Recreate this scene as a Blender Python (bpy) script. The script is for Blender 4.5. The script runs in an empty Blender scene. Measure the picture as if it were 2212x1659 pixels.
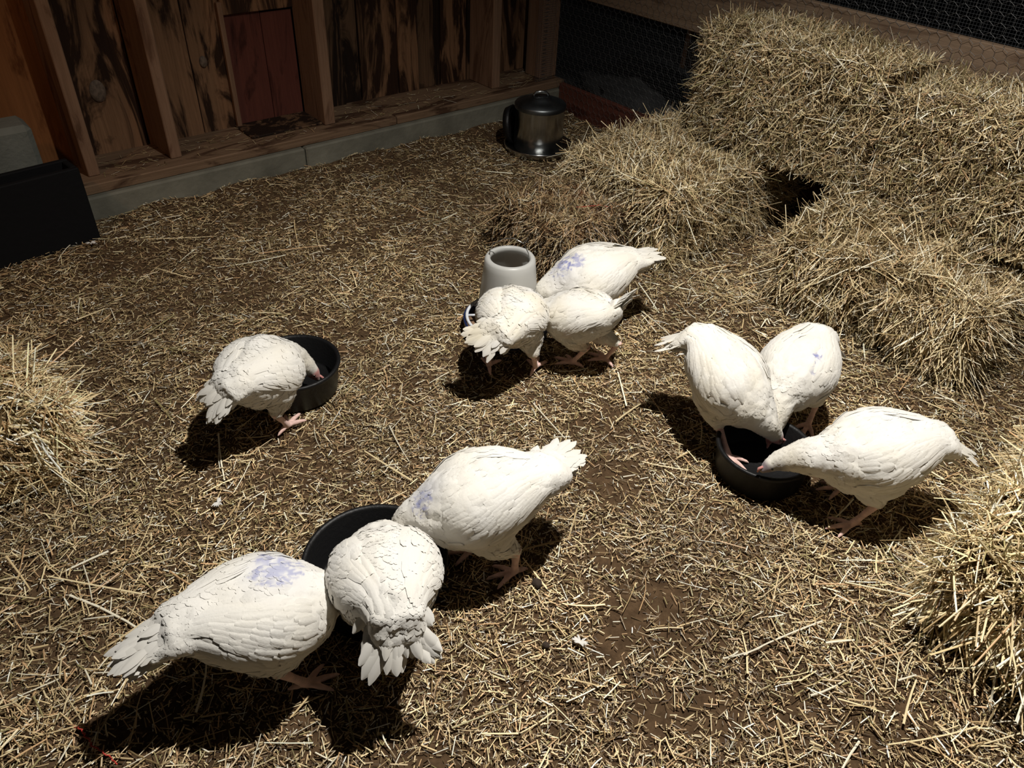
import bpy, math
import numpy as np
from mathutils import Vector, Matrix, noise
from mathutils.bvhtree import BVHTree

rng = np.random.default_rng(7)
C = bpy.context.scene.collection
SC = bpy.context.scene

# ------------------------------------------------------------------ camera, light, exposure
cam_d = bpy.data.cameras.new('camera')
cam = bpy.data.objects.new('camera', cam_d); C.objects.link(cam)
cam_d.sensor_fit = 'HORIZONTAL'; cam_d.sensor_width = 36.0
cam_d.lens = 36.0 * 1661.0 / 2212.0
cam_d.clip_start = 0.02; cam_d.clip_end = 60
Mx = Matrix(((0.76712922, 0.37129726, -0.52311672),
             (-0.64003112, 0.49801873, -0.58509616),
             (0.04327732, 0.78365534, 0.61968651))).to_4x4()
Mx.translation = Vector((0, 0, 1.65))
cam.matrix_world = Mx
SC.camera = cam

w = bpy.data.worlds.new('night'); SC.world = w; w.use_nodes = True
w.node_tree.nodes['Background'].inputs[0].default_value = (0.42, 0.44, 0.50, 1)
w.node_tree.nodes['Background'].inputs[1].default_value = 0.008

def spot(name, loc, target, power, col, angle, blend, rad):
    d = bpy.data.lights.new(name, 'SPOT'); d.energy = power; d.color = col
    d.spot_size = math.radians(angle); d.spot_blend = blend; d.shadow_soft_size = rad
    o = bpy.data.objects.new(name, d); C.objects.link(o); o.location = loc
    o.rotation_euler = (Vector(target) - Vector(loc)).to_track_quat('-Z', 'Y').to_euler()
    return o
spot('ceiling_lamp_light', (1.42, 0.80, 3.0), (1.38, 0.58, 0), 310, (1.0, 0.955, 0.885), 134, 1.0, 0.035)
# a weak warm lamp further along the barn, left of the pen
spot('far_lamp_light', (-0.6, 2.4, 2.3), (0.7, 3.9, 0.5), 14, (1.0, 0.55, 0.28), 90, 1.0, 0.08)

SC.view_settings.view_transform = 'Standard'
SC.view_settings.look = 'None'
SC.view_settings.gamma = 1.0
SC.view_settings.exposure = 0.64
SC.view_settings.use_curve_mapping = False

# ------------------------------------------------------------------ materials
def new_mat(name):
    m = bpy.data.materials.new(name); m.use_nodes = True
    nt = m.node_tree; b = nt.nodes['Principled BSDF']
    return m, nt, b

def plain(name, col, rough=0.6, metal=0.0, spec=0.5, bump=0.0, bscale=40, vary=0.0, vscale=8):
    m, nt, b = new_mat(name)
    b.inputs['Base Color'].default_value = (*col, 1)
    b.inputs['Roughness'].default_value = rough
    b.inputs['Metallic'].default_value = metal
    b.inputs['Specular IOR Level'].default_value = spec
    tc = nt.nodes.new('ShaderNodeTexCoord')
    if bump:
        n = nt.nodes.new('ShaderNodeTexNoise'); n.inputs['Scale'].default_value = bscale
        n.inputs['Detail'].default_value = 5
        nt.links.new(tc.outputs['Object'], n.inputs['Vector'])
        bp = nt.nodes.new('ShaderNodeBump'); bp.inputs['Strength'].default_value = bump
        bp.inputs['Distance'].default_value = 0.01
        nt.links.new(n.outputs['Fac'], bp.inputs['Height']); nt.links.new(bp.outputs[0], b.inputs['Normal'])
    if vary:
        n = nt.nodes.new('ShaderNodeTexNoise'); n.inputs['Scale'].default_value = vscale
        n.inputs['Detail'].default_value = 6
        nt.links.new(tc.outputs['Object'], n.inputs['Vector'])
        r = nt.nodes.new('ShaderNodeValToRGB')
        r.color_ramp.elements[0].position = 0.3; r.color_ramp.elements[1].position = 0.7
        r.color_ramp.elements[0].color = (*[c * (1 - vary) for c in col], 1)
        r.color_ramp.elements[1].color = (*[min(1, c * (1 + vary)) for c in col], 1)
        nt.links.new(n.outputs['Fac'], r.inputs[0]); nt.links.new(r.outputs[0], b.inputs['Base Color'])
    return m

def attr_mat(name, rough=0.7, spec=0.3, sub=0.0, sheen=0.0, transl=0.0, bump=0.0):
    m, nt, b = new_mat(name)
    a = nt.nodes.new('ShaderNodeAttribute'); a.attribute_name = 'tint'
    nt.links.new(a.outputs['Color'], b.inputs['Base Color'])
    b.inputs['Roughness'].default_value = rough
    b.inputs['Specular IOR Level'].default_value = spec
    if sub:
        b.inputs['Subsurface Weight'].default_value = sub
        b.inputs['Subsurface Radius'].default_value = (0.012, 0.008, 0.005)
        b.inputs['Subsurface Scale'].default_value = 1.0
    if sheen:
        b.inputs['Sheen Weight'].default_value = sheen
        b.inputs['Sheen Roughness'].default_value = 0.5
    if bump:
        tc = nt.nodes.new('ShaderNodeTexCoord')
        n = nt.nodes.new('ShaderNodeTexNoise'); n.inputs['Scale'].default_value = 160
        n.inputs['Detail'].default_value = 4
        nt.links.new(tc.outputs['Object'], n.inputs['Vector'])
        bp = nt.nodes.new('ShaderNodeBump'); bp.inputs['Strength'].default_value = bump
        bp.inputs['Distance'].default_value = 0.003
        nt.links.new(n.outputs['Fac'], bp.inputs['Height']); nt.links.new(bp.outputs[0], b.inputs['Normal'])
    return m

def wood_mat(name, light, mid, dark, stain=0.5, scale=1.0, grain=(70, 70, 3.0), axis=2):
    """weathered wood: long grain along one axis and dark wandering stains"""
    m, nt, b = new_mat(name)
    L = nt.links.new
    tc = nt.nodes.new('ShaderNodeTexCoord'); oi = nt.nodes.new('ShaderNodeObjectInfo')
    mul = nt.nodes.new('ShaderNodeVectorMath'); mul.operation = 'SCALE'
    comb = nt.nodes.new('ShaderNodeCombineXYZ')
    for i in range(3): L(oi.outputs['Random'], comb.inputs[i])
    L(comb.outputs[0], mul.inputs[0]); mul.inputs['Scale'].default_value = 37.0
    add = nt.nodes.new('ShaderNodeVectorMath'); L(tc.outputs['Object'], add.inputs[0]); L(mul.outputs[0], add.inputs[1])
    def mapped(sc):
        mp = nt.nodes.new('ShaderNodeMapping'); mp.inputs['Scale'].default_value = sc
        L(add.outputs[0], mp.inputs['Vector']); return mp.outputs[0]
    def perm(s):   # s = (across, across, along)
        s = [v * scale for v in s]
        return (s[0], s[1], s[2]) if axis == 2 else ((s[2], s[0], s[1]) if axis == 0 else (s[0], s[2], s[1]))
    g = nt.nodes.new('ShaderNodeTexNoise'); g.inputs['Scale'].default_value = 1; g.inputs['Detail'].default_value = 8
    g.inputs['Roughness'].default_value = 0.65; g.inputs['Distortion'].default_value = 0.8
    L(mapped(perm(grain)), g.inputs['Vector'])
    s = nt.nodes.new('ShaderNodeTexNoise'); s.inputs['Scale'].default_value = 1; s.inputs['Detail'].default_value = 7
    s.inputs['Roughness'].default_value = 0.62; s.inputs['Distortion'].default_value = 1.4
    L(mapped(perm((7.5, 7.5, 1.5))), s.inputs['Vector'])
    r1 = nt.nodes.new('ShaderNodeValToRGB'); e = r1.color_ramp.elements
    e[0].position = 0.35; e[0].color = (*mid, 1); e[1].position = 0.68; e[1].color = (*light, 1)
    L(g.outputs['Fac'], r1.inputs[0])
    r2 = nt.nodes.new('ShaderNodeValToRGB'); e = r2.color_ramp.elements
    c = 0.5 + (stain - 0.5) * 0.35
    e[0].position = c - 0.05; e[0].color = (0, 0, 0, 1); e[1].position = c + 0.035; e[1].color = (1, 1, 1, 1)
    L(s.outputs['Fac'], r2.inputs[0])
    r3 = nt.nodes.new('ShaderNodeMix'); r3.data_type = 'RGBA'
    L(r2.outputs[0], r3.inputs['Factor'])
    dk = nt.nodes.new('ShaderNodeMix'); dk.data_type = 'RGBA'; dk.blend_type = 'MULTIPLY'; dk.inputs['Factor'].default_value = 1
    L(r1.outputs[0], dk.inputs[6]); dk.inputs[7].default_value = (*dark, 1)
    L(dk.outputs[2], r3.inputs[6]); L(r1.outputs[0], r3.inputs[7])
    L(r3.outputs[2], b.inputs['Base Color'])
    b.inputs['Roughness'].default_value = 0.75; b.inputs['Specular IOR Level'].default_value = 0.25
    bp = nt.nodes.new('ShaderNodeBump'); bp.inputs['Strength'].default_value = 0.5; bp.inputs['Distance'].default_value = 0.006
    L(g.outputs['Fac'], bp.inputs['Height']); L(bp.outputs[0], b.inputs['Normal'])
    return m

M = {}
M['feather'] = attr_mat('white_feather', 0.75, 0.25, sub=0.0, sheen=0.25, bump=0.25)
def vane_mat(name, k):
    m = attr_mat(name, 0.75, 0.2, sheen=0.2)
    nt = m.node_tree; L = nt.links.new
    b = nt.nodes['Principled BSDF']; a = [n for n in nt.nodes if n.type == 'ATTRIBUTE'][0]
    t = nt.nodes.new('ShaderNodeBsdfTranslucent'); L(a.outputs['Color'], t.inputs['Color'])
    mx = nt.nodes.new('ShaderNodeMixShader'); mx.inputs[0].default_value = k
    L(b.outputs[0], mx.inputs[1]); L(t.outputs[0], mx.inputs[2]); L(mx.outputs[0], nt.nodes['Material Output'].inputs['Surface'])
    return m
M['vane'] = vane_mat('feather_vane', 0.12)
M['straw'] = attr_mat('straw_stalk', 0.38, 0.6)
M['twine'] = plain('red_twine', (0.50, 0.045, 0.03), 0.7)
M['rubber'] = plain('black_rubber', (0.006, 0.006, 0.0065), 0.48, spec=0.3, bump=0.15, bscale=90)
M['rubber_in'] = plain('black_rubber_worn', (0.018, 0.018, 0.02), 0.6, vary=0.5, vscale=12)
M['plank'] = wood_mat('stained_plank', (0.28, 0.15, 0.078), (0.17, 0.088, 0.045), (0.13, 0.105, 0.09), 0.50)
M['plank_dark'] = wood_mat('dark_stained_plank', (0.16, 0.090, 0.048), (0.09, 0.05, 0.027), (0.12, 0.10, 0.09), 0.62)
M['plank_orange'] = wood_mat('orange_plank', (0.27, 0.11, 0.038), (0.20, 0.08, 0.027), (0.5, 0.4, 0.3), 0.2)
M['stud'] = wood_mat('stud_wood', (0.26, 0.155, 0.098), (0.175, 0.10, 0.060), (0.5, 0.42, 0.38), 0.25)
M['sill'] = wood_mat('sill_wood', (0.22, 0.14, 0.085), (0.145, 0.088, 0.052), (0.35, 0.28, 0.25), 0.42, axis=0)
M['beam'] = wood_mat('rail_wood', (0.24, 0.165, 0.11), (0.165, 0.11, 0.07), (0.5, 0.42, 0.38), 0.2, axis=1)
M['redboard'] = wood_mat('red_brown_board', (0.13, 0.042, 0.028), (0.08, 0.027, 0.018), (0.45, 0.4, 0.4), 0.35, axis=1)
M['hatch'] = wood_mat('red_brown_hatch', (0.125, 0.038, 0.026), (0.10, 0.030, 0.021), (0.35, 0.30, 0.3), 0.22)
M['concrete'] = plain('concrete', (0.155, 0.15, 0.12), 0.85, spec=0.2, bump=0.4, bscale=30, vary=0.35, vscale=5)
M['grey_block'] = plain('grey_block', (0.15, 0.16, 0.14), 0.8, bump=0.3, bscale=60, vary=0.15)
M['knot'] = plain('grey_knot', (0.15, 0.105, 0.075), 0.8, bump=0.4, vary=0.5, vscale=60)
M['blackwood'] = plain('black_painted_wood', (0.006, 0.006, 0.007), 0.8, spec=0.15, bump=0.2)
M['galv'] = plain('galvanised_steel', (0.42, 0.43, 0.43), 0.22, 1.0, vary=0.3, vscale=14)
M['galv_dull'] = plain('dull_galvanised_steel', (0.14, 0.15, 0.155), 0.42, 1.0, vary=0.3, vscale=14)
M['wire'] = plain('fence_wire', (0.24, 0.24, 0.24), 0.45, 0.7)
M['wire_dark'] = plain('fine_fence_wire', (0.16, 0.17, 0.18), 0.6, 0.5)
M['plastic'] = plain('white_plastic', (0.62, 0.62, 0.60), 0.38, spec=0.5, vary=0.05, vscale=6)
_nt = M['plastic'].node_tree; _t = _nt.nodes.new('ShaderNodeBsdfTranslucent'); _t.inputs['Color'].default_value = (0.8, 0.8, 0.78, 1)
_m = _nt.nodes.new('ShaderNodeMixShader'); _m.inputs[0].default_value = 0.35
_nt.links.new(_nt.nodes['Principled BSDF'].outputs[0], _m.inputs[1]); _nt.links.new(_t.outputs[0], _m.inputs[2]); _nt.links.new(_m.outputs[0], _nt.nodes['Material Output'].inputs['Surface'])
M['ringplastic'] = plain('white_feeder_grid', (0.72, 0.75, 0.80), 0.35)
M['blueplastic'] = plain('dark_blue_plastic', (0.010, 0.022, 0.085), 0.3)
M['feed'] = plain('feed_pellets', (0.32, 0.20, 0.12), 0.9, bump=1.0, bscale=150, vary=0.5, vscale=120)
M['eye'] = plain('dark_eye', (0.01, 0.008, 0.006), 0.1)
M['dirt_out'] = plain('outside_dirt', (0.035, 0.032, 0.03), 0.95, bump=0.6, bscale=12, vary=0.5, vscale=3)
M['snow'] = plain('grey_gravel_heap', (0.04, 0.04, 0.04), 0.95, bump=0.8, bscale=25, vary=0.4, vscale=9)
M['hay_core'] = plain('packed_hay', (0.085, 0.056, 0.024), 0.95, spec=0.1, bump=1.0, bscale=70, vary=0.6, vscale=45)
M['hay_core_red'] = plain('packed_old_hay', (0.075, 0.036, 0.016), 0.95, spec=0.1, bump=1.0, bscale=70, vary=0.6, vscale=45)
M['dropping'] = plain('dark_dropping', (0.035, 0.022, 0.014), 0.9, bump=0.5, bscale=60)

# ------------------------------------------------------------------ object helpers
def mesh_obj(name, verts, faces, mat, parent=None, smooth=False):
    me = bpy.data.meshes.new(name)
    me.from_pydata([tuple(v) for v in verts], [], [tuple(f) for f in faces])
    me.materials.append(mat)
    if smooth: me.polygons.foreach_set('use_smooth', np.ones(len(me.polygons), bool))
    me.update()
    o = bpy.data.objects.new(name, me); C.objects.link(o)
    if parent is not None: o.parent = parent
    return o

def empty(name, loc=(0, 0, 0), rotz=0.0, label=None, cat=None, group=None, kind=None):
    o = bpy.data.objects.new(name, None); C.objects.link(o)
    o.location = loc; o.rotation_euler = (0, 0, rotz); o.empty_display_size = 0.05
    return tag(o, label, cat, group, kind)

def tag(o, label=None, cat=None, group=None, kind=None):
    if label: o['label'] = label
    if cat: o['category'] = cat
    if group: o['group'] = group
    if kind: o['kind'] = kind
    return o

def box_v(x0, x1, y0, y1, z0, z1, bev=0.003):
    """bevelled box: vertices, faces"""
    import bmesh
    bm = bmesh.new(); bmesh.ops.create_cube(bm, size=1)
    for v in bm.verts:
        v.co = Vector(((x0 + x1) / 2 + v.co.x * (x1 - x0), (y0 + y1) / 2 + v.co.y * (y1 - y0), (z0 + z1) / 2 + v.co.z * (z1 - z0)))
    if bev: bmesh.ops.bevel(bm, geom=bm.edges[:], offset=bev, segments=1, affect='EDGES')
    bm.verts.index_update()
    V = [v.co.copy() for v in bm.verts]; F = [[v.index for v in f.verts] for f in bm.faces]
    bm.free(); return V, F

def box(name, b, mat, parent=None, bev=0.003, origin=True):
    """box with its origin at the middle of its foot (parent must be unrotated at the world origin, or None)"""
    V, F = box_v(*b, bev)
    o0 = Vector(((b[0] + b[1]) / 2, (b[2] + b[3]) / 2, b[4])) if origin else Vector((0, 0, 0))
    o = mesh_obj(name, [v - o0 for v in V], F, mat, parent)
    o.location = o0
    return o

def lathe(profile, n=48, close=False):
    V = []; F = []
    k = len(profile)
    for i in range(n):
        a = 2 * math.pi * i / n
        for r, z in profile: V.append((r * math.cos(a), r * math.sin(a), z))
    for i in range(n):
        j = (i + 1) % n
        for q in range(k - 1 if not close else k):
            q2 = (q + 1) % k
            F.append((i * k + q, j * k + q, j * k + q2, i * k + q2))
    return V, F

def tube(path, rad, n=8, cap=True):
    P = np.array(path, float); m = len(P)
    R = np.full(m, rad) if np.isscalar(rad) else np.array(rad, float)
    T = np.gradient(P, axis=0); T /= np.linalg.norm(T, axis=1)[:, None] + 1e-12
    up = np.array([0, 0, 1.0]) if abs(T[0][2]) < 0.9 else np.array([1.0, 0, 0])
    V = []; F = []
    a = np.cross(T[0], up); a /= np.linalg.norm(a)
    for i in range(m):
        a = a - T[i] * (a @ T[i]); a /= np.linalg.norm(a); b = np.cross(T[i], a)
        for k in range(n):
            t = 2 * math.pi * k / n
            V.append(P[i] + R[i] * (math.cos(t) * a + math.sin(t) * b))
    for i in range(m - 1):
        for k in range(n):
            k2 = (k + 1) % n
            F.append((i * n + k, i * n + k2, (i + 1) * n + k2, (i + 1) * n + k))
    if cap:
        F.append(tuple(range(n))[::-1]); F.append(tuple((m - 1) * n + k for k in range(n)))
    return V, F

def merge(*vf):
    V = []; F = []
    for v, f in vf:
        o = len(V); V += [tuple(p) for p in v]; F += [tuple(i + o for i in q) for q in f]
    return V, F

def raw_mesh(name, V, quads, col, mat, smooth=False):
    """fast mesh from numpy arrays of vertices, quads and per-vertex colours"""
    me = bpy.data.meshes.new(name)
    nq = len(quads)
    me.vertices.add(len(V)); me.vertices.foreach_set('co', V.astype(np.float32).ravel())
    me.loops.add(nq * 4); me.loops.foreach_set('vertex_index', quads.astype(np.int32).ravel())
    me.polygons.add(nq)
    me.polygons.foreach_set('loop_start', np.arange(0, nq * 4, 4, dtype=np.int32))
    me.polygons.foreach_set('loop_total', np.full(nq, 4, dtype=np.int32))
    me.update(calc_edges=True)
    at = me.attributes.new('tint', 'FLOAT_COLOR', 'POINT')
    at.data.foreach_set('color', np.concatenate([col, np.ones((len(col), 1))], 1).astype(np.float32).ravel())
    me.materials.append(mat)
    if smooth: me.polygons.foreach_set('use_smooth', np.ones(nq, bool))
    return me

# ------------------------------------------------------------------ straw
PAL = np.array([(0.80, 0.66, 0.39), (0.68, 0.52, 0.28), (0.46, 0.33, 0.165), (0.27, 0.19, 0.090),
                (0.14, 0.095, 0.045), (0.90, 0.84, 0.66), (0.34, 0.29, 0.13), (0.58, 0.37, 0.19), (0.085, 0.052, 0.027)])

def straw_colors(n, weights, bright=1.0):
    wts = np.array(weights, float); wts /= wts.sum()
    c = PAL[rng.choice(len(PAL), n, p=wts)]; g = c.mean(1, keepdims=True); c = (g + (c - g) * 0.98) * rng.uniform(0.78, 1.2, (n, 1)) * bright
    return np.clip(c, 0, 0.95)

def straws(P, D, L, Wd, N, col, bend=None, segs=1):
    """folded ribbons: P base, D unit direction, L length, Wd width, N rough surface normal"""
    n = len(P)
    D = D / (np.linalg.norm(D, axis=1)[:, None] + 1e-9)
    S = np.cross(D, N); S /= np.linalg.norm(S, axis=1)[:, None] + 1e-9
    U = np.cross(S, D)
    rings = []
    bd = np.zeros((n, 3)) if bend is None else bend
    for k in range(segs + 1):
        t = k / segs
        c = P + D * (L * t)[:, None] + bd * (L * t * t)[:, None]
        hw = (Wd * 0.5 * (1.0 if segs == 1 else (1 - 0.25 * t)))[:, None]
        rings.append(np.stack([c - S * hw, c + U * hw * 0.7, c + S * hw], 1))
    V = np.stack(rings, 1).reshape(-1, 3)
    nv = 3 * (segs + 1)
    q = []
    for k in range(segs):
        for j in (0, 1):
            a = k * 3 + j; q.append((a, a + 1, a + 4, a + 3))
    Q = (np.array(q)[None] + (np.arange(n) * nv)[:, None, None]).reshape(-1, 4)
    return V, Q, np.repeat(col, nv, 0)

def join_raw(parts):
    Vs, Qs, Cs = [], [], []; o = 0
    for V, Q, c in parts:
        Vs.append(V); Qs.append(Q + o); Cs.append(c); o += len(V)
    return np.concatenate(Vs), np.concatenate(Qs), np.concatenate(Cs)

def fbm(x, y, s, seed=0.0):
    """cheap smooth value in [-1, 1] from summed sines"""
    r = np.random.default_rng(int(seed * 10) + 5)
    out = np.zeros_like(x); tot = 0
    for k in range(7):
        a = r.uniform(0, 6.28); f = s * (1.35 ** k); amp = 0.8 ** k
        out += amp * np.sin(f * (x * math.cos(a) + y * math.sin(a)) + r.uniform(0, 6.28)); tot += amp
    return out / tot * 1.7

def ground_z(x, y):
    z = 0.009 * fbm(x, y, 3.0, 1) + 0.005 * fbm(x, y, 11.0, 2)
    # low heap of loose straw along the left edge
    z = z + 0.075 * np.exp(-(((x + 0.32) / 0.26) ** 2 + ((y - 1.35) / 0.5) ** 2))
    z = z + 0.05 * np.exp(-(((x - 2.42) / 0.2) ** 2 + ((y - 1.15) / 0.5) ** 2))
    z = z + 0.04 * np.exp(-(((x - 1.55) / 0.4) ** 2 + ((y - 0.1) / 0.25) ** 2))
    z = z + 0.030 * np.clip((y - 3.30) / 0.24, 0, 1) ** 2 * (1 + 0.35 * fbm(x, y, 13, 8))
    return z

BARE = [(1.02, 0.66, 0.09), (0.93, 0.62, 0.08), (1.12, 0.62, 0.07), (0.88, 0.43, 0.10), (0.98, 0.36, 0.09), (1.33, 1.0, 0.14), (1.12, 0.80, 0.06)]

# ================================================================== SETTING
# floor: packed dirt with broken straw trodden into it
nx, ny = 190, 190
gx = np.linspace(-1.4, 4.2, nx); gy = np.linspace(-1.0, 3.60, ny)
X, Y = np.meshgrid(gx, gy, indexing='ij')
Z = ground_z(X, Y) - 0.004
V = np.stack([X, Y, Z], -1).reshape(-1, 3)
ii, jj = np.meshgrid(np.arange(nx - 1), np.arange(ny - 1), indexing='ij')
a = (ii * ny + jj).ravel(); Q = np.stack([a, a + ny, a + ny + 1, a + 1], 1)
m, nt, b = new_mat('dirt_floor')
tc = nt.nodes.new('ShaderNodeTexCoord'); n1 = nt.nodes.new('ShaderNodeTexNoise'); n1.inputs['Scale'].default_value = 22
n1.inputs['Detail'].default_value = 9; n1.inputs['Roughness'].default_value = 0.75
r = nt.nodes.new('ShaderNodeValToRGB'); e = r.color_ramp.elements
e[0].position = 0.35; e[0].color = (0.05, 0.03, 0.016, 1); e[1].position = 0.72; e[1].color = (0.15, 0.093, 0.05, 1)
nt.links.new(tc.outputs['Object'], n1.inputs['Vector']); nt.links.new(n1.outputs['Fac'], r.inputs[0]); nt.links.new(r.outputs[0], b.inputs['Base Color'])
b.inputs['Roughness'].default_value = 0.95; b.inputs['Specular IOR Level'].default_value = 0.1
bp = nt.nodes.new('ShaderNodeBump'); bp.inputs['Strength'].default_value = 0.8; bp.inputs['Distance'].default_value = 0.01
nt.links.new(n1.outputs['Fac'], bp.inputs['Height']); nt.links.new(bp.outputs[0], b.inputs['Normal'])
me = raw_mesh('floor', V, Q, np.ones((len(V), 3)), m, True)
floor = bpy.data.objects.new('floor', me); C.objects.link(floor); tag(floor, kind='structure')

# back wall: concrete curb, sill plate, studs, upright planks
wb = empty('wall_back', kind='structure')
xs = [-1.4, -0.2, 1.68, 3.56]
for i in range(3):
    box('concrete_curb', (xs[i] + 0.002, xs[i + 1] - 0.002, 3.545, 3.94, -0.05, 0.125), M['concrete'], wb, 0.008)
for x0, x1 in ((-1.4, 0.62), (0.62, 2.25), (2.25, 3.50)):
    box('sill_plate', (x0 + 0.002, x1 - 0.002, 3.575, 3.92, 0.125, 0.168), M['sill'], wb, 0.004)
edges = [-1.4, -0.9, -0.4, 0.1, 0.42, 0.77, 1.04, 1.315, 1.50]
for i in range(len(edges) - 1):
    xm = (edges[i] + edges[i + 1]) / 2
    mt = M['plank_orange'] if edges[i + 1] <= 0.78 else M['plank']
    box('plank', (edges[i] + 0.003, edges[i + 1] - 0.003, 3.895 + 0.006 * (i % 2), 3.92 + 0.006 * (i % 2), 0.165, 2.5), mt, wb, 0.003)
edges = [1.885, 2.13, 2.235, 2.48, 2.62, 2.78, 2.97, 3.19, 3.38, 3.60]
for i in range(len(edges) - 1):
    mt = M['plank_dark'] if i in (0, 1, 4, 6) else M['plank']
    box('plank', (edges[i] + 0.003, edges[i + 1] - 0.003, 3.895 + 0.007 * ((i * 2) % 3), 3.92 + 0.007 * ((i * 2) % 3), 0.165, 2.5), mt, wb, 0.003)
box('header_plank', (1.50, 1.885, 3.88, 3.915, 0.70, 2.5), M['plank'], wb, 0.003)
for kx, kz, kr in ((1.375, 0.505, 0.022), (0.875, 0.45, 0.040)):
    V, F = lathe([(0.0, -0.004), (kr * 0.6, -0.003), (kr, 0.0), (kr * 1.08, 0.006)], 20)
    o = mesh_obj('knot', V, F, M['knot'], wb, True); o.location = (kx, 3.893, kz); o.rotation_euler = (math.radians(-90), 0, 0); o.scale = (0.8, 1.15, 1)
box('backing_board', (-1.4, 3.7, 3.95, 3.97, -0.05, 2.5), M['plank_dark'], wb, 0.003)
for x0, x1, y0 in ((-0.32, -0.27, 3.66), (0.688, 0.738, 3.665), (1.055, 1.107, 3.665), (1.865, 1.925, 3.665), (2.985, 3.045, 3.665)):
    box('stud', (x0, x1, y0, 3.892, 0.168, 2.5), M['stud'], wb, 0.004)
# small hatch door with its frame
dr = empty('door_1', kind='structure')
box('hatch_board', (1.505, 1.695, 3.90, 3.925, 0.17, 0.698), M['hatch'], dr, 0.002)
box('hatch_board', (1.698, 1.862, 3.90, 3.925, 0.17, 0.69), M['hatch'], dr, 0.002)
box('jamb', (1.478, 1.502, 3.868, 3.893, 0.168, 0.76), M['stud'], dr, 0.002)
box('threshold', (1.47, 1.863, 3.69, 3.895, 0.1685, 0.180), M['plank_dark'], dr, 0.003)

# right side: corner post, rails, red-brown kick board, wire
wr = empty('wall_right', kind='structure')
box('corner_post', (3.36, 3.50, 3.66, 3.80, 0.169, 2.4), M['stud'], wb, 0.005)
box('post', (3.44, 3.54, 0.05, 0.15, -0.05, 2.4), M['stud'], wr, 0.005)
box('post', (3.44, 3.54, -1.0, -0.9, -0.05, 2.4), M['stud'], wr, 0.005)
box('rail', (3.43, 3.47, -1.0, 3.64, 0.665, 0.925), M['beam'], wr, 0.004)
box('kick_board', (3.43, 3.465, -1.0, 3.55, -0.03, 0.165), M['redboard'], wr, 0.004)

def wire_segments(segs, r):
    """joined three-sided wires from an array (n, 2, 3)"""
    A = segs[:, 0]; B = segs[:, 1]; D = B - A; D = D / (np.linalg.norm(D, axis=1)[:, None] + 1e-9)
    up = np.where(np.abs(D[:, :1]) > 0.9, np.array([[0, 1.0, 0]]), np.array([[1.0, 0, 0]]))
    s = np.cross(D, up); s /= np.linalg.norm(s, axis=1)[:, None]; u = np.cross(s, D)
    off = [r * (math.cos(k * 2.0944) * s + math.sin(k * 2.0944) * u) for k in range(3)]
    V = np.stack([A + o for o in off] + [B + o for o in off], 1).reshape(-1, 3)
    q = np.array([(0, 1, 4, 3), (1, 2, 5, 4), (2, 0, 3, 5)])
    return V, (q[None] + (np.arange(len(A)) * 6)[:, None, None]).reshape(-1, 4)

# chicken wire (hexagons) on the pen side
hs = []
a_ = 0.0255
dy = a_ * math.sqrt(3); dz = a_ * 1.5
def wob(y, z):
    return 3.422 + 0.004 * math.sin(y * 9 + z * 7) + 0.004 * math.sin(z * 23 + y * 3)
for i in range(int(4.2 / dy)):
    for j in range(int(1.25 / dz)):
        cy = -0.6 + i * dy + (dy / 2 if j % 2 else 0); cz = 0.02 + j * dz
        if cz < 0.0: continue
        p = [(cy, cz + a_), (cy + dy / 2, cz + a_ / 2), (cy + dy / 2, cz - a_ / 2), (cy, cz - a_)]
        p = [(q0 + 0.0015 * math.sin(q0 * 91 + q1 * 57), q1 + 0.0015 * math.sin(q0 * 71 - q1 * 83)) for q0, q1 in p]
        for k in range(3):
            hs.append(((wob(*p[k]), *p[k]), (wob(*p[k + 1]), *p[k + 1])))
V, Q = wire_segments(np.array(hs), 0.0007)
me = raw_mesh('chicken_wire', V, Q, np.ones((len(V), 3)), M['wire'])
o = bpy.data.objects.new('chicken_wire', me); C.objects.link(o); o.parent = wr; tag(o, 'thin hexagonal chicken wire', kind='stuff')
# square hardware cloth behind it
hs = []
for y in np.arange(-0.6, 3.64, 0.0127): hs.append(((3.475, y, 0.0), (3.475, y, 1.3)))
for z in np.arange(0.0, 1.3, 0.0127): hs.append(((3.476, -0.6, z), (3.476, 3.64, z)))
V, Q = wire_segments(np.array(hs), 0.0006)
me = raw_mesh('hardware_cloth', V, Q, np.ones((len(V), 3)), M['wire_dark'])
o = bpy.data.objects.new('hardware_cloth', me); C.objects.link(o); o.parent = wr; tag(o, 'fine square wire mesh', kind='stuff')
# strip of the same cloth folded round the corner post
hs = []
for x in np.arange(3.30, 3.44, 0.0127): hs.append(((x, 3.634, 0.17), (x, 3.634, 1.5)))
for z in np.arange(0.17, 1.5, 0.0127): hs.append(((3.30, 3.633, z), (3.44, 3.633, z)))
V, Q = wire_segments(np.array(hs), 0.0006)
me = raw_mesh('hardware_cloth', V, Q, np.ones((len(V), 3)), M['wire_dark'])
o = bpy.data.objects.new('hardware_cloth', me); C.objects.link(o); o.parent = wb; tag(o, 'fine square wire mesh', kind='stuff')
hs = []
for z in np.arange(0.18, 1.5, 0.021):
    hs.append(((3.352, 3.630, z), (3.378, 3.628, z + 0.002)))
V, Q = wire_segments(np.array(hs), 0.0014)
me = raw_mesh('wire_edge', V, Q, np.ones((len(V), 3)), M['wire'])
o = bpy.data.objects.new('wire_edge', me); C.objects.link(o); o.parent = wb; tag(o, 'shiny bent wire ends on the post', kind='stuff')

# ground outside
o = box('ground_outside', (3.6, 12, -4, 9, -0.2, -0.03), M['dirt_out'], None, 0); tag(o, kind='structure')
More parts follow.
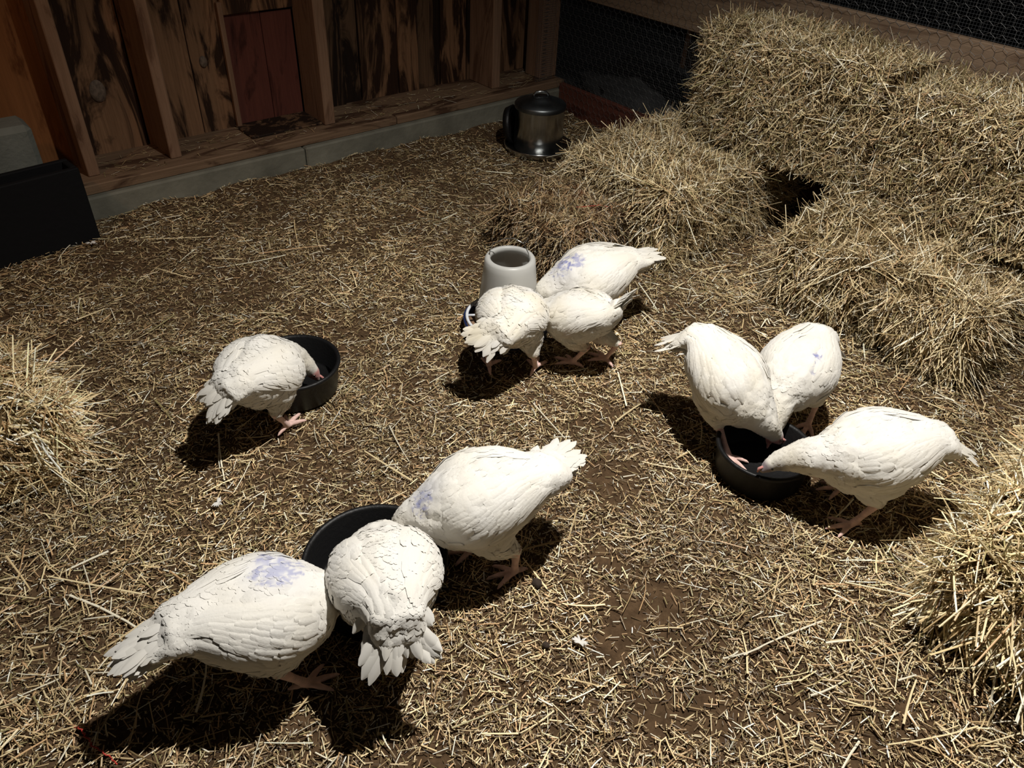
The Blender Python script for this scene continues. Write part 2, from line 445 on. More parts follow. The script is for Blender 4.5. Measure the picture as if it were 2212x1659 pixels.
# heap outside the fence
def blob(name, loc, rad, mat, amp=0.25, seed=0, sub=4, parent=None, flat=0.0):
    import bmesh
    bm = bmesh.new(); bmesh.ops.create_icosphere(bm, subdivisions=sub, radius=1)
    for v in bm.verts:
        d = v.co.normalized()
        k = 1 + amp * noise.fractal(d * 1.7 + Vector((seed, seed * 2, 0)), 0.6, 2.0, 5)
        v.co = Vector((d.x * rad[0] * k, d.y * rad[1] * k, max(-flat, d.z) * rad[2] * k))
    V = [v.co.copy() for v in bm.verts]; F = [[v.index for v in f.verts] for f in bm.faces]; bm.free()
    o = mesh_obj(name, V, F, mat, parent, True); o.location = loc
    return o
tag(blob('gravel_heap', (4.05, 3.35, -0.03), (0.42, 0.5, 0.24), M['snow'], 0.35, 3, flat=0.0),
    'pale grey heap of gravel outside behind the chicken wire', 'heap')
o = box('leaning_board', (4.6, 4.63, 3.05, 3.55, -0.03, 0.95), M['plank'], None, 0.003)
o.rotation_euler = (0, 0.12, 0.1)
tag(o, 'dim brown board standing outside in the dark behind the wire', 'board')

# ================================================================== STRAW LITTER
def in_view(x, y, pad=0.35):
    """rough footprint of the floor worth covering"""
    P4 = [(-0.75, 1.0), (-0.45, 0.35), (0.15, -0.35), (1.6, -0.75), (3.42, 0.0), (3.42, 3.54), (-0.25, 3.54), (-0.75, 2.6)]
    inside = np.ones(len(x), bool)
    k = len(P4)
    for i in range(k):
        x0, y0 = P4[i]; x1, y1 = P4[(i + 1) % k]
        inside &= ((x1 - x0) * (y - y0) - (y1 - y0) * (x - x0)) > 0
    return inside

def litter(n, lmin, lmean, wmin, wmax, weights, zlo, zhi, tilt, segs=1, dens=None, bright=1.0, bare=True):
    x = rng.uniform(-0.75, 3.42, n); y = rng.uniform(-0.75, 3.54, n)
    k = in_view(x, y)
    # thinner far away, where each stalk is below a pixel or two
    d = np.hypot(x, y)
    k &= rng.random(n) < np.clip(1.45 - d * 0.22, 0.5, 1.0)
    if bare:
        keep = np.ones(n)
        for bx, by, br in BARE:
            q = np.hypot(x - bx, y - by) + 0.02 * fbm(x, y, 60, 3)
            keep *= np.clip((q / br) ** 2, 0.22, 1)
        keep *= np.clip(0.85 + 0.5 * fbm(x, y, 9, 4), 0.45, 1)
        k &= rng.random(n) < keep
    if dens is not None: k &= rng.random(n) < dens(x, y)
    for bx0, bx1, by0, by1 in ((2.42, 3.5, 1.80, 2.38), (2.56, 3.5, 1.02, 1.33), (2.68, 3.5, 0.64, 0.93), (2.02, 2.40, 1.98, 2.34), (-1, 0.08, 2.02, 2.32), (1.56, 2.4, -1, 0.08),
                               (-1, 0.58, 3.42, 3.6)):
        k &= ~((x > bx0) & (x < bx1) & (y > by0) & (y < by1))
    for px_, py_, pr_ in ((0.795, 1.975, 0.125), (1.722, 0.770, 0.118), (0.575, 1.115, 0.145), (1.590, 1.825, 0.13), (2.885, 3.12, 0.16)):
        k &= np.hypot(x - px_, y - py_) > pr_
    x = x[k]; y = y[k]; n = len(x)
    L = lmin + rng.exponential(lmean, n); L = np.minimum(L, lmin + lmean * 4)
    a = rng.uniform(0, 2 * math.pi, n)
    el = rng.normal(0, tilt, n)
    D = np.stack([np.cos(a) * np.cos(el), np.sin(a) * np.cos(el), np.sin(el)], 1)
    P = np.stack([x, y, ground_z(x, y) + rng.uniform(zlo, zhi, n)], 1) - D * (L * 0.5)[:, None]
    P[:, 1] = np.minimum(P[:, 1], 3.53)
    N = np.stack([rng.normal(0, 0.5, n), rng.normal(0, 0.5, n), np.ones(n)], 1)
    col = straw_colors(n, weights, bright)
    patch = np.clip(1.0 + 0.22 * fbm(x, y, 5, 6), 0.7, 1.25)[:, None]
    bend = np.stack([rng.normal(0, 0.1, n), rng.normal(0, 0.1, n), rng.normal(0, 0.03, n)], 1) if segs > 1 else None
    return straws(P, D, L, rng.uniform(wmin, wmax, n), N, col * patch, bend, segs)

parts = [
    litter(260000, 0.006, 0.009, 0.0012, 0.0030, [1.0, 1.6, 3, 4, 4, 0.8, 1.6, 1.8, 3], -0.004, 0.006, 0.22, bright=0.88),
    litter(140000, 0.008, 0.011, 0.0013, 0.0030, [2.6, 2.6, 3, 2.6, 1.8, 1.8, 1.2, 1.7, 1.2], 0.003, 0.011, 0.20, bright=1.12),
    litter(7500, 0.030, 0.024, 0.0016, 0.0038, [4, 3, 2, 1, 0.4, 2.4, 1, 1.5, 0], 0.006, 0.014, 0.10, 3, bright=1.1),
    litter(500, 0.10, 0.05, 0.0035, 0.0060, [4, 2, 1, 0, 0, 3, 1, 1, 0], 0.010, 0.016, 0.05, 3),
]
# thicker loose stalks at the left edge and round the bales
def heap_d(x, y):
    return np.clip(np.exp(-(((x + 0.30) / 0.28) ** 2 + ((y - 1.3) / 0.6) ** 2)) * 1.2
                   + 0.75 * np.exp(-(((x - 1.6) / 0.4) ** 2 + ((y - 0.15) / 0.35) ** 2))
                   + 0.6 * np.exp(-(((x - 2.45) / 0.3) ** 2 + ((y - 1.2) / 0.7) ** 2)), 0, 1)
parts.append(litter(30000, 0.03, 0.028, 0.0022, 0.0050, [4, 3, 2, 1, 0.3, 2, 1, 2, 0.2], 0.006, 0.022, 0.20, 2, heap_d, bare=False))
V, Q, col = join_raw(parts)
me = raw_mesh('straw_litter', V, Q, col, M['straw'])
o = bpy.data.objects.new('straw_litter', me); C.objects.link(o)
tag(o, 'short broken straw and chaff strewn over the whole pen floor', 'straw', kind='stuff')

# stray straw lying on the sill
n = 600
xs_ = rng.uniform(0.75, 3.4, n); xs_ = xs_[(np.abs(xs_ - 1.08) > 0.06) & (np.abs(xs_ - 1.9) > 0.07) & (np.abs(xs_ - 3.0) > 0.07)]; n = len(xs_)
ys_ = rng.uniform(3.60, 3.86, n); a_r = rng.uniform(0, 6.28, n)
D = np.stack([np.cos(a_r), np.sin(a_r) * 0.5, rng.normal(0, 0.06, n)], 1)
L_ = 0.015 + rng.exponential(0.018, n); L_ = np.minimum(L_, 0.09)
P_ = np.stack([xs_, ys_, rng.uniform(0.170, 0.176, n)], 1) - D * (L_ * 0.5)[:, None]
V, Q, col = straws(P_, D, L_, rng.uniform(0.0015, 0.003, n), np.tile([[0, 0.2, 1.0]], (n, 1)), straw_colors(n, [2, 3, 3, 2, 1, 1, 1, 1, 0], 0.8))
o = bpy.data.objects.new('sill_straw', raw_mesh('sill_straw', V, Q, col, M['straw'])); C.objects.link(o)
tag(o, 'thin scatter of straw bits on the wooden sill of the back wall', 'straw', kind='stuff')

# ================================================================== HAY BALES
def bale(name, b, label, cat='hay bale', rotz=0.0, axis='x', ends=None, n=9000, mat='hay_core', weights=(4, 4, 3, 2, 1, 2, 1.5, 1.5, 0.3),
         lmean=0.03, out=0.45, seed=0, bright=1.0, chaos=0.92, faces='xXyYZ', group=None, droop=0.25, wid=(0.0012, 0.0032), rough=0.03, sag=0.0, fringe=400):
    """b = x0 x1 y0 y1 z0 z1. The stalks run along `axis`; `ends` lists the faces where cut stalks stick out."""
    x0, x1, y0, y1, z0, z1 = b
    c = Vector(((x0 + x1) / 2, (y0 + y1) / 2, z0))
    h = np.array([(x1 - x0) / 2, (y1 - y0) / 2, (z1 - z0) / 2])
    root = empty(name, c, rotz, label, cat, group)
    def shape(P):
        """P on the unit box surface [-1,1]^3 -> bale surface: rounded, lumpy"""
        p = P.copy()
        k = 12.0
        nrm = (np.abs(p) ** k).sum(1) ** (1 / k)
        p = p / nrm[:, None]
        q = p * h
        r_ = rough * (0.6 * fbm(q[:, 0] + q[:, 2] * 0.7 + seed, q[:, 1] - q[:, 2] * 0.8, 9, seed) + 0.4 * fbm(q[:, 0] * 1.3 - q[:, 2], q[:, 1] + seed + q[:, 2], 24, seed + 1))
        nn = P * (np.abs(P) > 0.97); nn = nn / (np.linalg.norm(nn, axis=1)[:, None] + 1e-9)
        q = q + nn * r_[:, None]
        q[:, 2] -= sag * (q[:, 0] / h[0]) ** 2 * (q[:, 2] > 0)
        q[:, 2] = np.maximum(q[:, 2] + h[2], 0.0)
        return q
    # core
    g = 22
    import bmesh
    bm = bmesh.new(); bmesh.ops.create_cube(bm, size=2); bmesh.ops.subdivide_edges(bm, edges=bm.edges[:], cuts=g, use_grid_fill=True)
    P = np.array([v.co[:] for v in bm.verts]); F = [[v.index for v in f.verts] for f in bm.faces]; bm.free()
    q = shape(P); q[:, :2] *= 0.985
    mesh_obj('packed_core', q, F, M[mat], root, True)
    # stalks over the surface
    fs = dict(x=(0, -1), X=(0, 1), y=(1, -1), Y=(1, 1), Z=(2, 1))
    ax = dict(x=0, y=1)[axis]
    area = {f: h[(fs[f][0] + 1) % 3] * h[(fs[f][0] + 2) % 3] for f in faces}
    tot = sum(area.values())
    out_parts = []
    for f in faces:
        i, s = fs[f]; m_ = int(n * area[f] / tot)
        for kind in (0, 1):
            mm = int(m_ * (0.72 if kind == 0 else 0.28))
            P = rng.uniform(-1, 1, (mm, 3)); P[:, i] = s
            q = shape(P)
            N = np.zeros((mm, 3)); N[:, i] = s
            # lean the normal outwards near the edges
            N = N + (np.abs(P) ** 6) * np.sign(P) * 0.9; N[:, 2] = np.maximum(N[:, 2], -0.2)
            N /= np.linalg.norm(N, axis=1)[:, None]
            R = rng.normal(0, 1, (mm, 3))
            # flow follows low-frequency swirls so tufts lean together
            sw = fbm(q[:, 0] * 1.0 + q[:, 2], q[:, 1] + q[:, 2] * 1.3, 11, seed + 2)
            A = np.zeros((mm, 3)); A[:, ax] = np.sign(P[:, ax]) if kind == 0 else rng.choice([-1, 1], mm)
            A[:, (ax + 1) % 3 if (ax + 1) % 3 != i else (ax + 2) % 3] += 0.8 * sw
            if ends and f in ends:
                D = N * (0.95 + 0.4 * sw[:, None]) + R * 0.58; D[:, 2] -= droop * (1.5 - P[:, 2])
            else:
                D = A * 0.50 + R * chaos + N * (out * rng.uniform(-0.1, 1, mm))[:, None]
                if i != 2: D[:, 2] -= droop * 1.5
            D /= np.linalg.norm(D, axis=1)[:, None]
            L = 0.014 + rng.exponential(lmean * (1.0 if kind == 0 else 1.9), mm); L = np.minimum(L, lmean * 5.5)
            P0 = q - D * (L * 0.40)[:, None] + N * rng.uniform(-0.004, 0.010, mm)[:, None]
            ok = P0[:, 2] > -0.0; tip = P0 + D * L[:, None]; ok &= tip[:, 2] > 0.0
            bend = R * 0.08; bend[:, 2] -= 0.10
            wk = np.array(weights) * (np.array([0.5, 0.8, 1.3, 1.9, 2.2, 0.4, 1.1, 1.1, 3.5]) if kind == 0 else np.array([1.6, 1.5, 0.9, 0.4, 0.2, 1.6, 0.9, 0.9, 0.1]))  # under layer weighted darker: shade of the gaps between stalks put into their colour
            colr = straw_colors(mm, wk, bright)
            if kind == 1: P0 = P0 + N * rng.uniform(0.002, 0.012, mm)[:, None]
            W_ = rng.uniform(*wid, mm) * (1.0 if kind == 0 else 1.45)
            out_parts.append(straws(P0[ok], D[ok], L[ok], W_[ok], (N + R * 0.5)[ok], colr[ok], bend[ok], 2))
    V, Q, col = join_raw(out_parts)
    o = bpy.data.objects.new('loose_stalks', raw_mesh('loose_stalks', V, Q, col, M['straw'])); C.objects.link(o); o.parent = root
    tag(o, kind='stuff')
    return root

FRESH = (5, 4, 2.6, 1.6, 0.9, 2.6, 1.2, 1.4, 0.3)
GREEN = (3.0, 3.0, 3, 2.6, 2.0, 1.6, 2.8, 1.4, 0.9)
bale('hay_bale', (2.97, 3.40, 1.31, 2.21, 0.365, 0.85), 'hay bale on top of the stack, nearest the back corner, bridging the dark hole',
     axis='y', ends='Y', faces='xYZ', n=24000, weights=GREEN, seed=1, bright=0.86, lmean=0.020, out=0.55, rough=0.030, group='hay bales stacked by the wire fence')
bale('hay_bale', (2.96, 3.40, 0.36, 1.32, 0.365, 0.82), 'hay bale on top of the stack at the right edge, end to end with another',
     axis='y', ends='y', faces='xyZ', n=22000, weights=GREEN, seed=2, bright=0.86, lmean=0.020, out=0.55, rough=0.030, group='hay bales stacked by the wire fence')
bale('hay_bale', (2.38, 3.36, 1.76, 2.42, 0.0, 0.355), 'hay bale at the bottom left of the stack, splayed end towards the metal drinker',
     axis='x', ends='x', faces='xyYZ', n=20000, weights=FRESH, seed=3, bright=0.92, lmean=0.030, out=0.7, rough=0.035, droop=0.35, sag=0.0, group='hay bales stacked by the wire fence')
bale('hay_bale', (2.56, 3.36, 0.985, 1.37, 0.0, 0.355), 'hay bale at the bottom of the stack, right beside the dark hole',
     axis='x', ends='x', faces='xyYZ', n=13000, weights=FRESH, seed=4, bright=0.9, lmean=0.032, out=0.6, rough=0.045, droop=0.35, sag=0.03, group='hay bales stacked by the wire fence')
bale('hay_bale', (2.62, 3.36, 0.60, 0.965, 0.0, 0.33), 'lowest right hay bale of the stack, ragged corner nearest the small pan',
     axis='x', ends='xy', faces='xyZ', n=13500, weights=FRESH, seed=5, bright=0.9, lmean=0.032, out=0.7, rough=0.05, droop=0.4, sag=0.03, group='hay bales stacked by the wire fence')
bale('hay_flake', (1.96, 2.46, 1.93, 2.40, 0.0, 0.235), 'low reddish brown clump of old hay behind the white feeder', 'hay',
     axis='x', ends='xy', n=14000, mat='hay_core_red', weights=(0.8, 1.2, 3, 3, 3.5, 0.5, 0.3, 5, 3), seed=6, lmean=0.022, out=0.35, chaos=0.8, rough=0.03, droop=0.4, sag=0.0, bright=0.72)
bale('hay_bale', (-0.85, 0.13, 1.97, 2.38, 0.0, 0.28), 'hay bale cut by the left edge of the picture, long yellow stalks sticking out',
     axis='x', ends='X', n=15000, weights=(6, 4, 2, 1, 0.6, 3, 0.4, 3, 0.3), seed=7, lmean=0.036, out=0.45, chaos=0.45, rough=0.035, droop=0.3, sag=0.03, wid=(0.0020, 0.0040), bright=1.2)
bale('hay_bale', (1.575, 2.52, -0.42, 0.22, 0.0, 0.31), 'hay bale in the lower right corner with long yellow green stalks', rotz=0.03,
     axis='x', ends='x', n=26000, weights=(6, 4, 2.2, 1, 0.6, 3.5, 2.4, 1.4, 0.3), seed=8, lmean=0.042, out=0.40, chaos=0.42, rough=0.035, droop=0.3, sag=0.03, wid=(0.0020, 0.0040), bright=1.1)

# ================================================================== BLACK TUB, GREY BLOCK
t = empty('feed_trough', (0.18, 3.43, 0), math.radians(5.5), 'long black wooden trough standing in the left back corner', 'trough')
def tb(name, b, mat, bev=0.004): return mesh_obj(name, *box_v(*b, bev), mat, t)
tb('front_board', (-0.80, 0.425, -0.075, -0.050, 0.0, 0.325), M['blackwood'])
tb('back_board', (-0.80, 0.425, 0.035, 0.060, 0.0, 0.325), M['blackwood'])
tb('end_board', (0.400, 0.4249, -0.0499, 0.0349, 0.0, 0.324), M['blackwood'])
tb('end_board', (-0.80, -0.775, -0.0499, 0.0349, 0.0, 0.324), M['blackwood'])
tb('bottom_board', (-0.775, 0.400, -0.0499, 0.0349, 0.0, 0.02), M['blackwood'])
V, F = box_v(-0.30, 0.30, -0.085, 0.085, 0.0, 0.285, 0.022)
o = mesh_obj('concrete_block', V, F, M['grey_block']); o.location = (0.205, 3.765, 0.168); o.rotation_euler = (0, 0, 0.0)
o.location = (0.225, 3.69, 0.168)
tag(o, 'pale grey block standing on the sill behind the black trough', 'block')

# ================================================================== GALVANISED DRINKER
wt = empty('poultry_drinker', (2.885, 3.12, 0.0), 0.2, 'galvanised steel poultry drinker with a domed lid in the back corner', 'drinker')
V, F = lathe([(0.0, 0.012), (0.172, 0.012), (0.182, 0.035), (0.190, 0.040), (0.192, 0.034), (0.184, 0.006), (0.170, 0.003), (0.0, 0.003)], 64)
mesh_obj('base_pan', V, F, M['galv'], wt, True)
V, F = lathe([(0.134, 0.0135), (0.136, 0.020), (0.136, 0.235), (0.139, 0.240), (0.139, 0.250), (0.134, 0.250)], 64)
mesh_obj('tank', V, F, M['galv'], wt, True)
V, F = lathe([(0.141, 0.236), (0.142, 0.254), (0.136, 0.262), (0.10, 0.276), (0.062, 0.286), (0.058, 0.291), (0.0, 0.298)], 64)
mesh_obj('lid', V, F, M['galv_dull'], wt, True)
pp = [(-0.04, 0, 0.291), (-0.040, 0, 0.305), (-0.028, 0, 0.316), (0, 0, 0.320), (0.028, 0, 0.316), (0.040, 0, 0.305), (0.04, 0, 0.291)]
o = mesh_obj('handle', *tube(pp, 0.006, 8), M['galv'], wt, True); o.rotation_euler = (0, 0, -0.75)
# black round dish leaning behind it
V, F = lathe([(0.0, 0.0), (0.085, 0.0), (0.098, 0.03), (0.104, 0.03), (0.09, -0.008), (0.0, -0.008)], 40)
o = mesh_obj('rubber_dish', V, F, M['rubber'], None, True); o.location = (2.792, 3.272, 0.114); o.rotation_euler = (math.radians(80), 0, math.radians(35))
tag(o, 'small black dish standing on edge behind the metal drinker', 'dish')

# ================================================================== RUBBER PANS
def pan(loc, R, H_, label, fill=False, rot=0.0):
    t = empty('feed_pan', (*loc, 0.004), rot, label, 'pan', 'black rubber feed pans')
    rb = R * 0.90
    pr = [(0.0, 0.014), (rb - 0.012, 0.014), (rb - 0.006, 0.020), (R - 0.010, H_ - 0.006), (R - 0.004, H_), (R + 0.003, H_ - 0.001),
          (R + 0.005, H_ - 0.008), (R + 0.001, H_ - 0.016), (R - 0.003, H_ - 0.020), (rb + 0.002, 0.006), (rb - 0.006, 0.0), (0.0, 0.0)]
    V, F = lathe(pr, 72)
    mesh_obj('bowl', V, F, M['rubber'], t, True)
    if fill:
        V, F = lathe([(0.0, 0.0205), (rb - 0.03, 0.0195), (rb - 0.009, 0.0165)], 48)
        mesh_obj('feed', V, F, M['feed'], t, True)
    return t
pan((0.795, 1.975), 0.150, 0.112, 'black rubber pan with the lone turkey feeding, left of the white feeder')
pan((1.722, 0.770), 0.143, 0.108, 'small black rubber pan between the three turkeys on the right')
pan((0.575, 1.115), 0.176, 0.118, 'large black rubber pan between the three turkeys in the foreground')

# ================================================================== WHITE TUBE FEEDER
fd = empty('tube_feeder', (1.590, 1.825, 0.006), 0.4, 'white plastic tube feeder with a blue grid base and wire handle', 'feeder')
pr = [(0.0, 0.004), (0.135, 0.004), (0.150, 0.015), (0.158, 0.050), (0.162, 0.054), (0.166, 0.050), (0.160, 0.012), (0.145, 0.0), (0.0, 0.0)]
mesh_obj('base_pan', *lathe(pr, 64), M['blueplastic'], fd, True)
mesh_obj('feed', *lathe([(0.0, 0.036), (0.10, 0.036), (0.150, 0.026), (0.152, 0.020)], 48), M['feed'], fd, True)
ring = tube([(0.152 * math.cos(a), 0.152 * math.sin(a), 0.058) for a in np.linspace(0, 2 * math.pi, 65)], 0.006, 8, False)
mesh_obj('grid_ring', *ring, M['ringplastic'], fd, True)
for k in range(12):
    a = 2 * math.pi * k / 12
    V, F = tube([(0.100 * math.cos(a), 0.100 * math.sin(a), 0.060), (0.152 * math.cos(a), 0.152 * math.sin(a), 0.058)], 0.0045, 6)
    mesh_obj('grid_spoke', V, F, M['ringplastic'], fd, True)
pr = [(0.116, 0.045), (0.117, 0.060), (0.093, 0.275), (0.091, 0.298), (0.086, 0.306), (0.076, 0.308), (0.071, 0.304), (0.070, 0.292), (0.088, 0.272), (0.112, 0.060), (0.112, 0.045)]
mesh_obj('tube', *lathe(pr, 64, True), M['plastic'], fd, True)
hp = [(-0.078, 0, 0.236), (-0.080, 0, 0.30), (-0.070, 0.01, 0.325), (-0.030, 0.018, 0.345), (0.01, 0.02, 0.348), (0.048, 0.012, 0.335), (0.070, 0.006, 0.300), (0.078, 0, 0.236)]
from_pts = []
hpn = np.array(hp) * np.array([0.92, 1, 1]) + np.array([0, 0, 0.022])
for i in range(len(hpn) - 1):
    for tt in (0, 0.5): from_pts.append(hpn[i] * (1 - tt) + hpn[i + 1] * tt)
from_pts.append(hpn[-1])
o = mesh_obj('wire_handle', *tube(from_pts, 0.0017, 6), M['galv'], fd, True); o.rotation_euler = (0, 0, -1.2)

# ================================================================== TURKEYS
def nv(v): v = np.array(v, float); return v / (np.linalg.norm(v) + 1e-12)

def bezier(p0, p1, p2, p3, n):
    t = np.linspace(0, 1, n)[:, None]
    return (1 - t) ** 3 * p0 + 3 * (1 - t) ** 2 * t * p1 + 3 * (1 - t) * t * t * p2 + t ** 3 * p3

def ring_loft(Cs, A, B, Wd, Hd, n=24):
    m_ = len(Cs); V = []; F = []
    for i in range(m_):
        for k in range(n):
            t = 2 * math.pi * k / n
            V.append(Cs[i] + A[i] * Wd[i] * math.cos(t) + B[i] * Hd[i] * math.sin(t))
    for i in range(m_ - 1):
        for k in range(n):
            k2 = (k + 1) % n; F.append((i * n + k, i * n + k2, (i + 1) * n + k2, (i + 1) * n + k))
    F.append(tuple(range(n))[::-1]); F.append(tuple((m_ - 1) * n + k for k in range(n)))
    return V, F

def remesh(V, F, voxel, smooth_it, fac=0.5):
    me = bpy.data.meshes.new('tmp'); me.from_pydata([tuple(v) for v in V], [], F); me.update()
    import bmesh
    bm = bmesh.new(); bm.from_mesh(me); bmesh.ops.recalc_face_normals(bm, faces=bm.faces[:]); bm.to_mesh(me); bm.free()
    o = bpy.data.objects.new('tmp', me); C.objects.link(o)
    r_ = o.modifiers.new('r', 'REMESH'); r_.mode = 'VOXEL'; r_.voxel_size = voxel; r_.adaptivity = 0
    s_ = o.modifiers.new('s', 'SMOOTH'); s_.factor = fac; s_.iterations = smooth_it
    dg = bpy.context.evaluated_depsgraph_get()
    m2 = bpy.data.meshes.new_from_object(o.evaluated_get(dg))
    n_ = len(m2.vertices); P = np.empty(n_ * 3); m2.vertices.foreach_get('co', P); P = P.reshape(-1, 3)
    Nn = np.empty(n_ * 3); m2.vertices.foreach_get('normal', Nn); Nn = Nn.reshape(-1, 3)
    Fq = [tuple(p.vertices) for p in m2.polygons]
    bpy.data.objects.remove(o); bpy.data.meshes.remove(me); bpy.data.meshes.remove(m2)
    return P, Nn, Fq

WHITE = np.array([0.765, 0.748, 0.705]); CREAM = np.array([0.74, 0.67, 0.51]); PINK = np.array([0.80, 0.55, 0.49])
FACE = np.array([0.50, 0.22, 0.20]); BLUE = np.array([0.13, 0.15, 0.42]); DARK = np.array([0.10, 0.09, 0.11])
DIRTY = np.array([0.36, 0.22, 0.12]); RAW = np.array([0.55, 0.25, 0.22])

# body rings in the bird's own frame: distance along the axis, height offset, half width, half height
PROF = np.array([(0.158, 0.000, 0.018, 0.018), (0.150, 0.000, 0.045, 0.045), (0.128, 0.000, 0.074, 0.074), (0.092, -0.002, 0.098, 0.096),
                 (0.045, -0.004, 0.116, 0.110), (0.0, -0.004, 0.122, 0.112), (-0.045, 0.000, 0.116, 0.104),
                 (-0.09, 0.006, 0.102, 0.088), (-0.125, 0.012, 0.084, 0.069), (-0.155, 0.018, 0.070, 0.052)])

class Bird:
    def __init__(s, front, rear, tailtip, head, scale=1.0, roll=0.0, bush=1.0):
        s.fr = np.array(front, float); s.re = np.array(rear, float); s.head = np.array(head, float)
        s.f = nv(s.fr - s.re); s.c = s.fr * 0.39 + s.re * 0.61 if False else (s.fr + s.re) / 2
        s.sc = scale
        s.side = nv(np.cross([0, 0, 1.0], s.f)); s.up = np.cross(s.f, s.side)
        if roll:
            cr, sr = math.cos(roll), math.sin(roll)
            s.side, s.up = s.side * cr + s.up * sr, s.up * cr - s.side * sr
        s.tt = np.array(tailtip, float)
        # centre line with the tail root bending towards the tail tip
        root = s.loc(-0.150, 0, 0.018)
        s.td = nv(s.tt - root)
        xs = PROF[:, 0][::-1]
        s.cx = np.concatenate([[-0.255, -0.215, -0.185], xs])
        s.cw = np.concatenate([[0.050, 0.058, 0.064], PROF[:, 2][::-1]]) * scale
        s.bush = bush
        s.ch = np.concatenate([np.array([0.010, 0.025, 0.039]) * (1 + (bush - 1) * 0.8), PROF[:, 3][::-1]]) * scale
        cen = [s.loc(x, 0, z) for x, z in zip(xs, PROF[:, 1][::-1])]
        r0 = cen[0]
        tail = [r0 + s.td * 0.084 * scale * bush, r0 + s.td * 0.052 * scale * bush, r0 + (s.td * 0.5 - s.f * 0.5) * 0.032 * scale * bush]
        s.cc = np.array(tail + cen)
        T = np.gradient(s.cc, axis=0); s.ct = T / np.linalg.norm(T, axis=1)[:, None]
        s.cs = np.array([nv(s.side - t * (s.side @ t)) for t in s.ct])
        s.cu = np.cross(s.ct, s.cs)
    def loc(s, x, y, z): return s.c + (s.f * x + s.side * y + s.up * z) * s.sc
    def at(s, x, th, off=0.0, sgn=1):
        """point on the body skin: x along the axis, th angle above the flank (rad), off outwards; also its normal"""
        ip = lambda A: np.array([np.interp(x, s.cx, A[:, k]) for k in range(3)])
        c, a, u = ip(s.cc), nv(ip(s.cs)), nv(ip(s.cu))
        w_, h_ = np.interp(x, s.cx, s.cw), np.interp(x, s.cx, s.ch)
        p = c + a * sgn * math.cos(th) * w_ + u * math.sin(th) * h_
        n_ = nv(a * sgn * math.cos(th) * h_ + u * math.sin(th) * w_)
        return p + n_ * off, n_

def blade(path, normals, widths, side_hint=None, cup=0.15, wave=0.0):
    """a feather: five points across so the vane curves, spine raised"""
    V = []; F = []; k = 5
    P = np.array(path); T = np.gradient(P, axis=0)
    for i in range(len(P)):
        t = nv(T[i]); n_ = nv(normals[i] - t * (normals[i] @ t)); s_ = np.cross(t, n_)
        for j, u in enumerate((-1, -0.5, 0, 0.5, 1)):
            V.append(P[i] + s_ * u * widths[i] / 2 - n_ * cup * widths[i] / 2 * u * u + (n_ * 0.0012 if u == 0 else 0))
    for i in range(len(P) - 1):
        for j in range(k - 1): F.append((i * k + j, i * k + j + 1, (i + 1) * k + j + 1, (i + 1) * k + j))
    return V, F

def color_mesh(o, cols):
    at_ = o.data.attributes.new('tint', 'FLOAT_COLOR', 'POINT')
    at_.data.foreach_set('color', np.concatenate([cols, np.ones((len(cols), 1))], 1).astype(np.float32).ravel())

def vnoise(P, s, seed=0.0):
    return np.array([noise.noise(Vector((p[0] * s + seed, p[1] * s, p[2] * s))) for p in P])

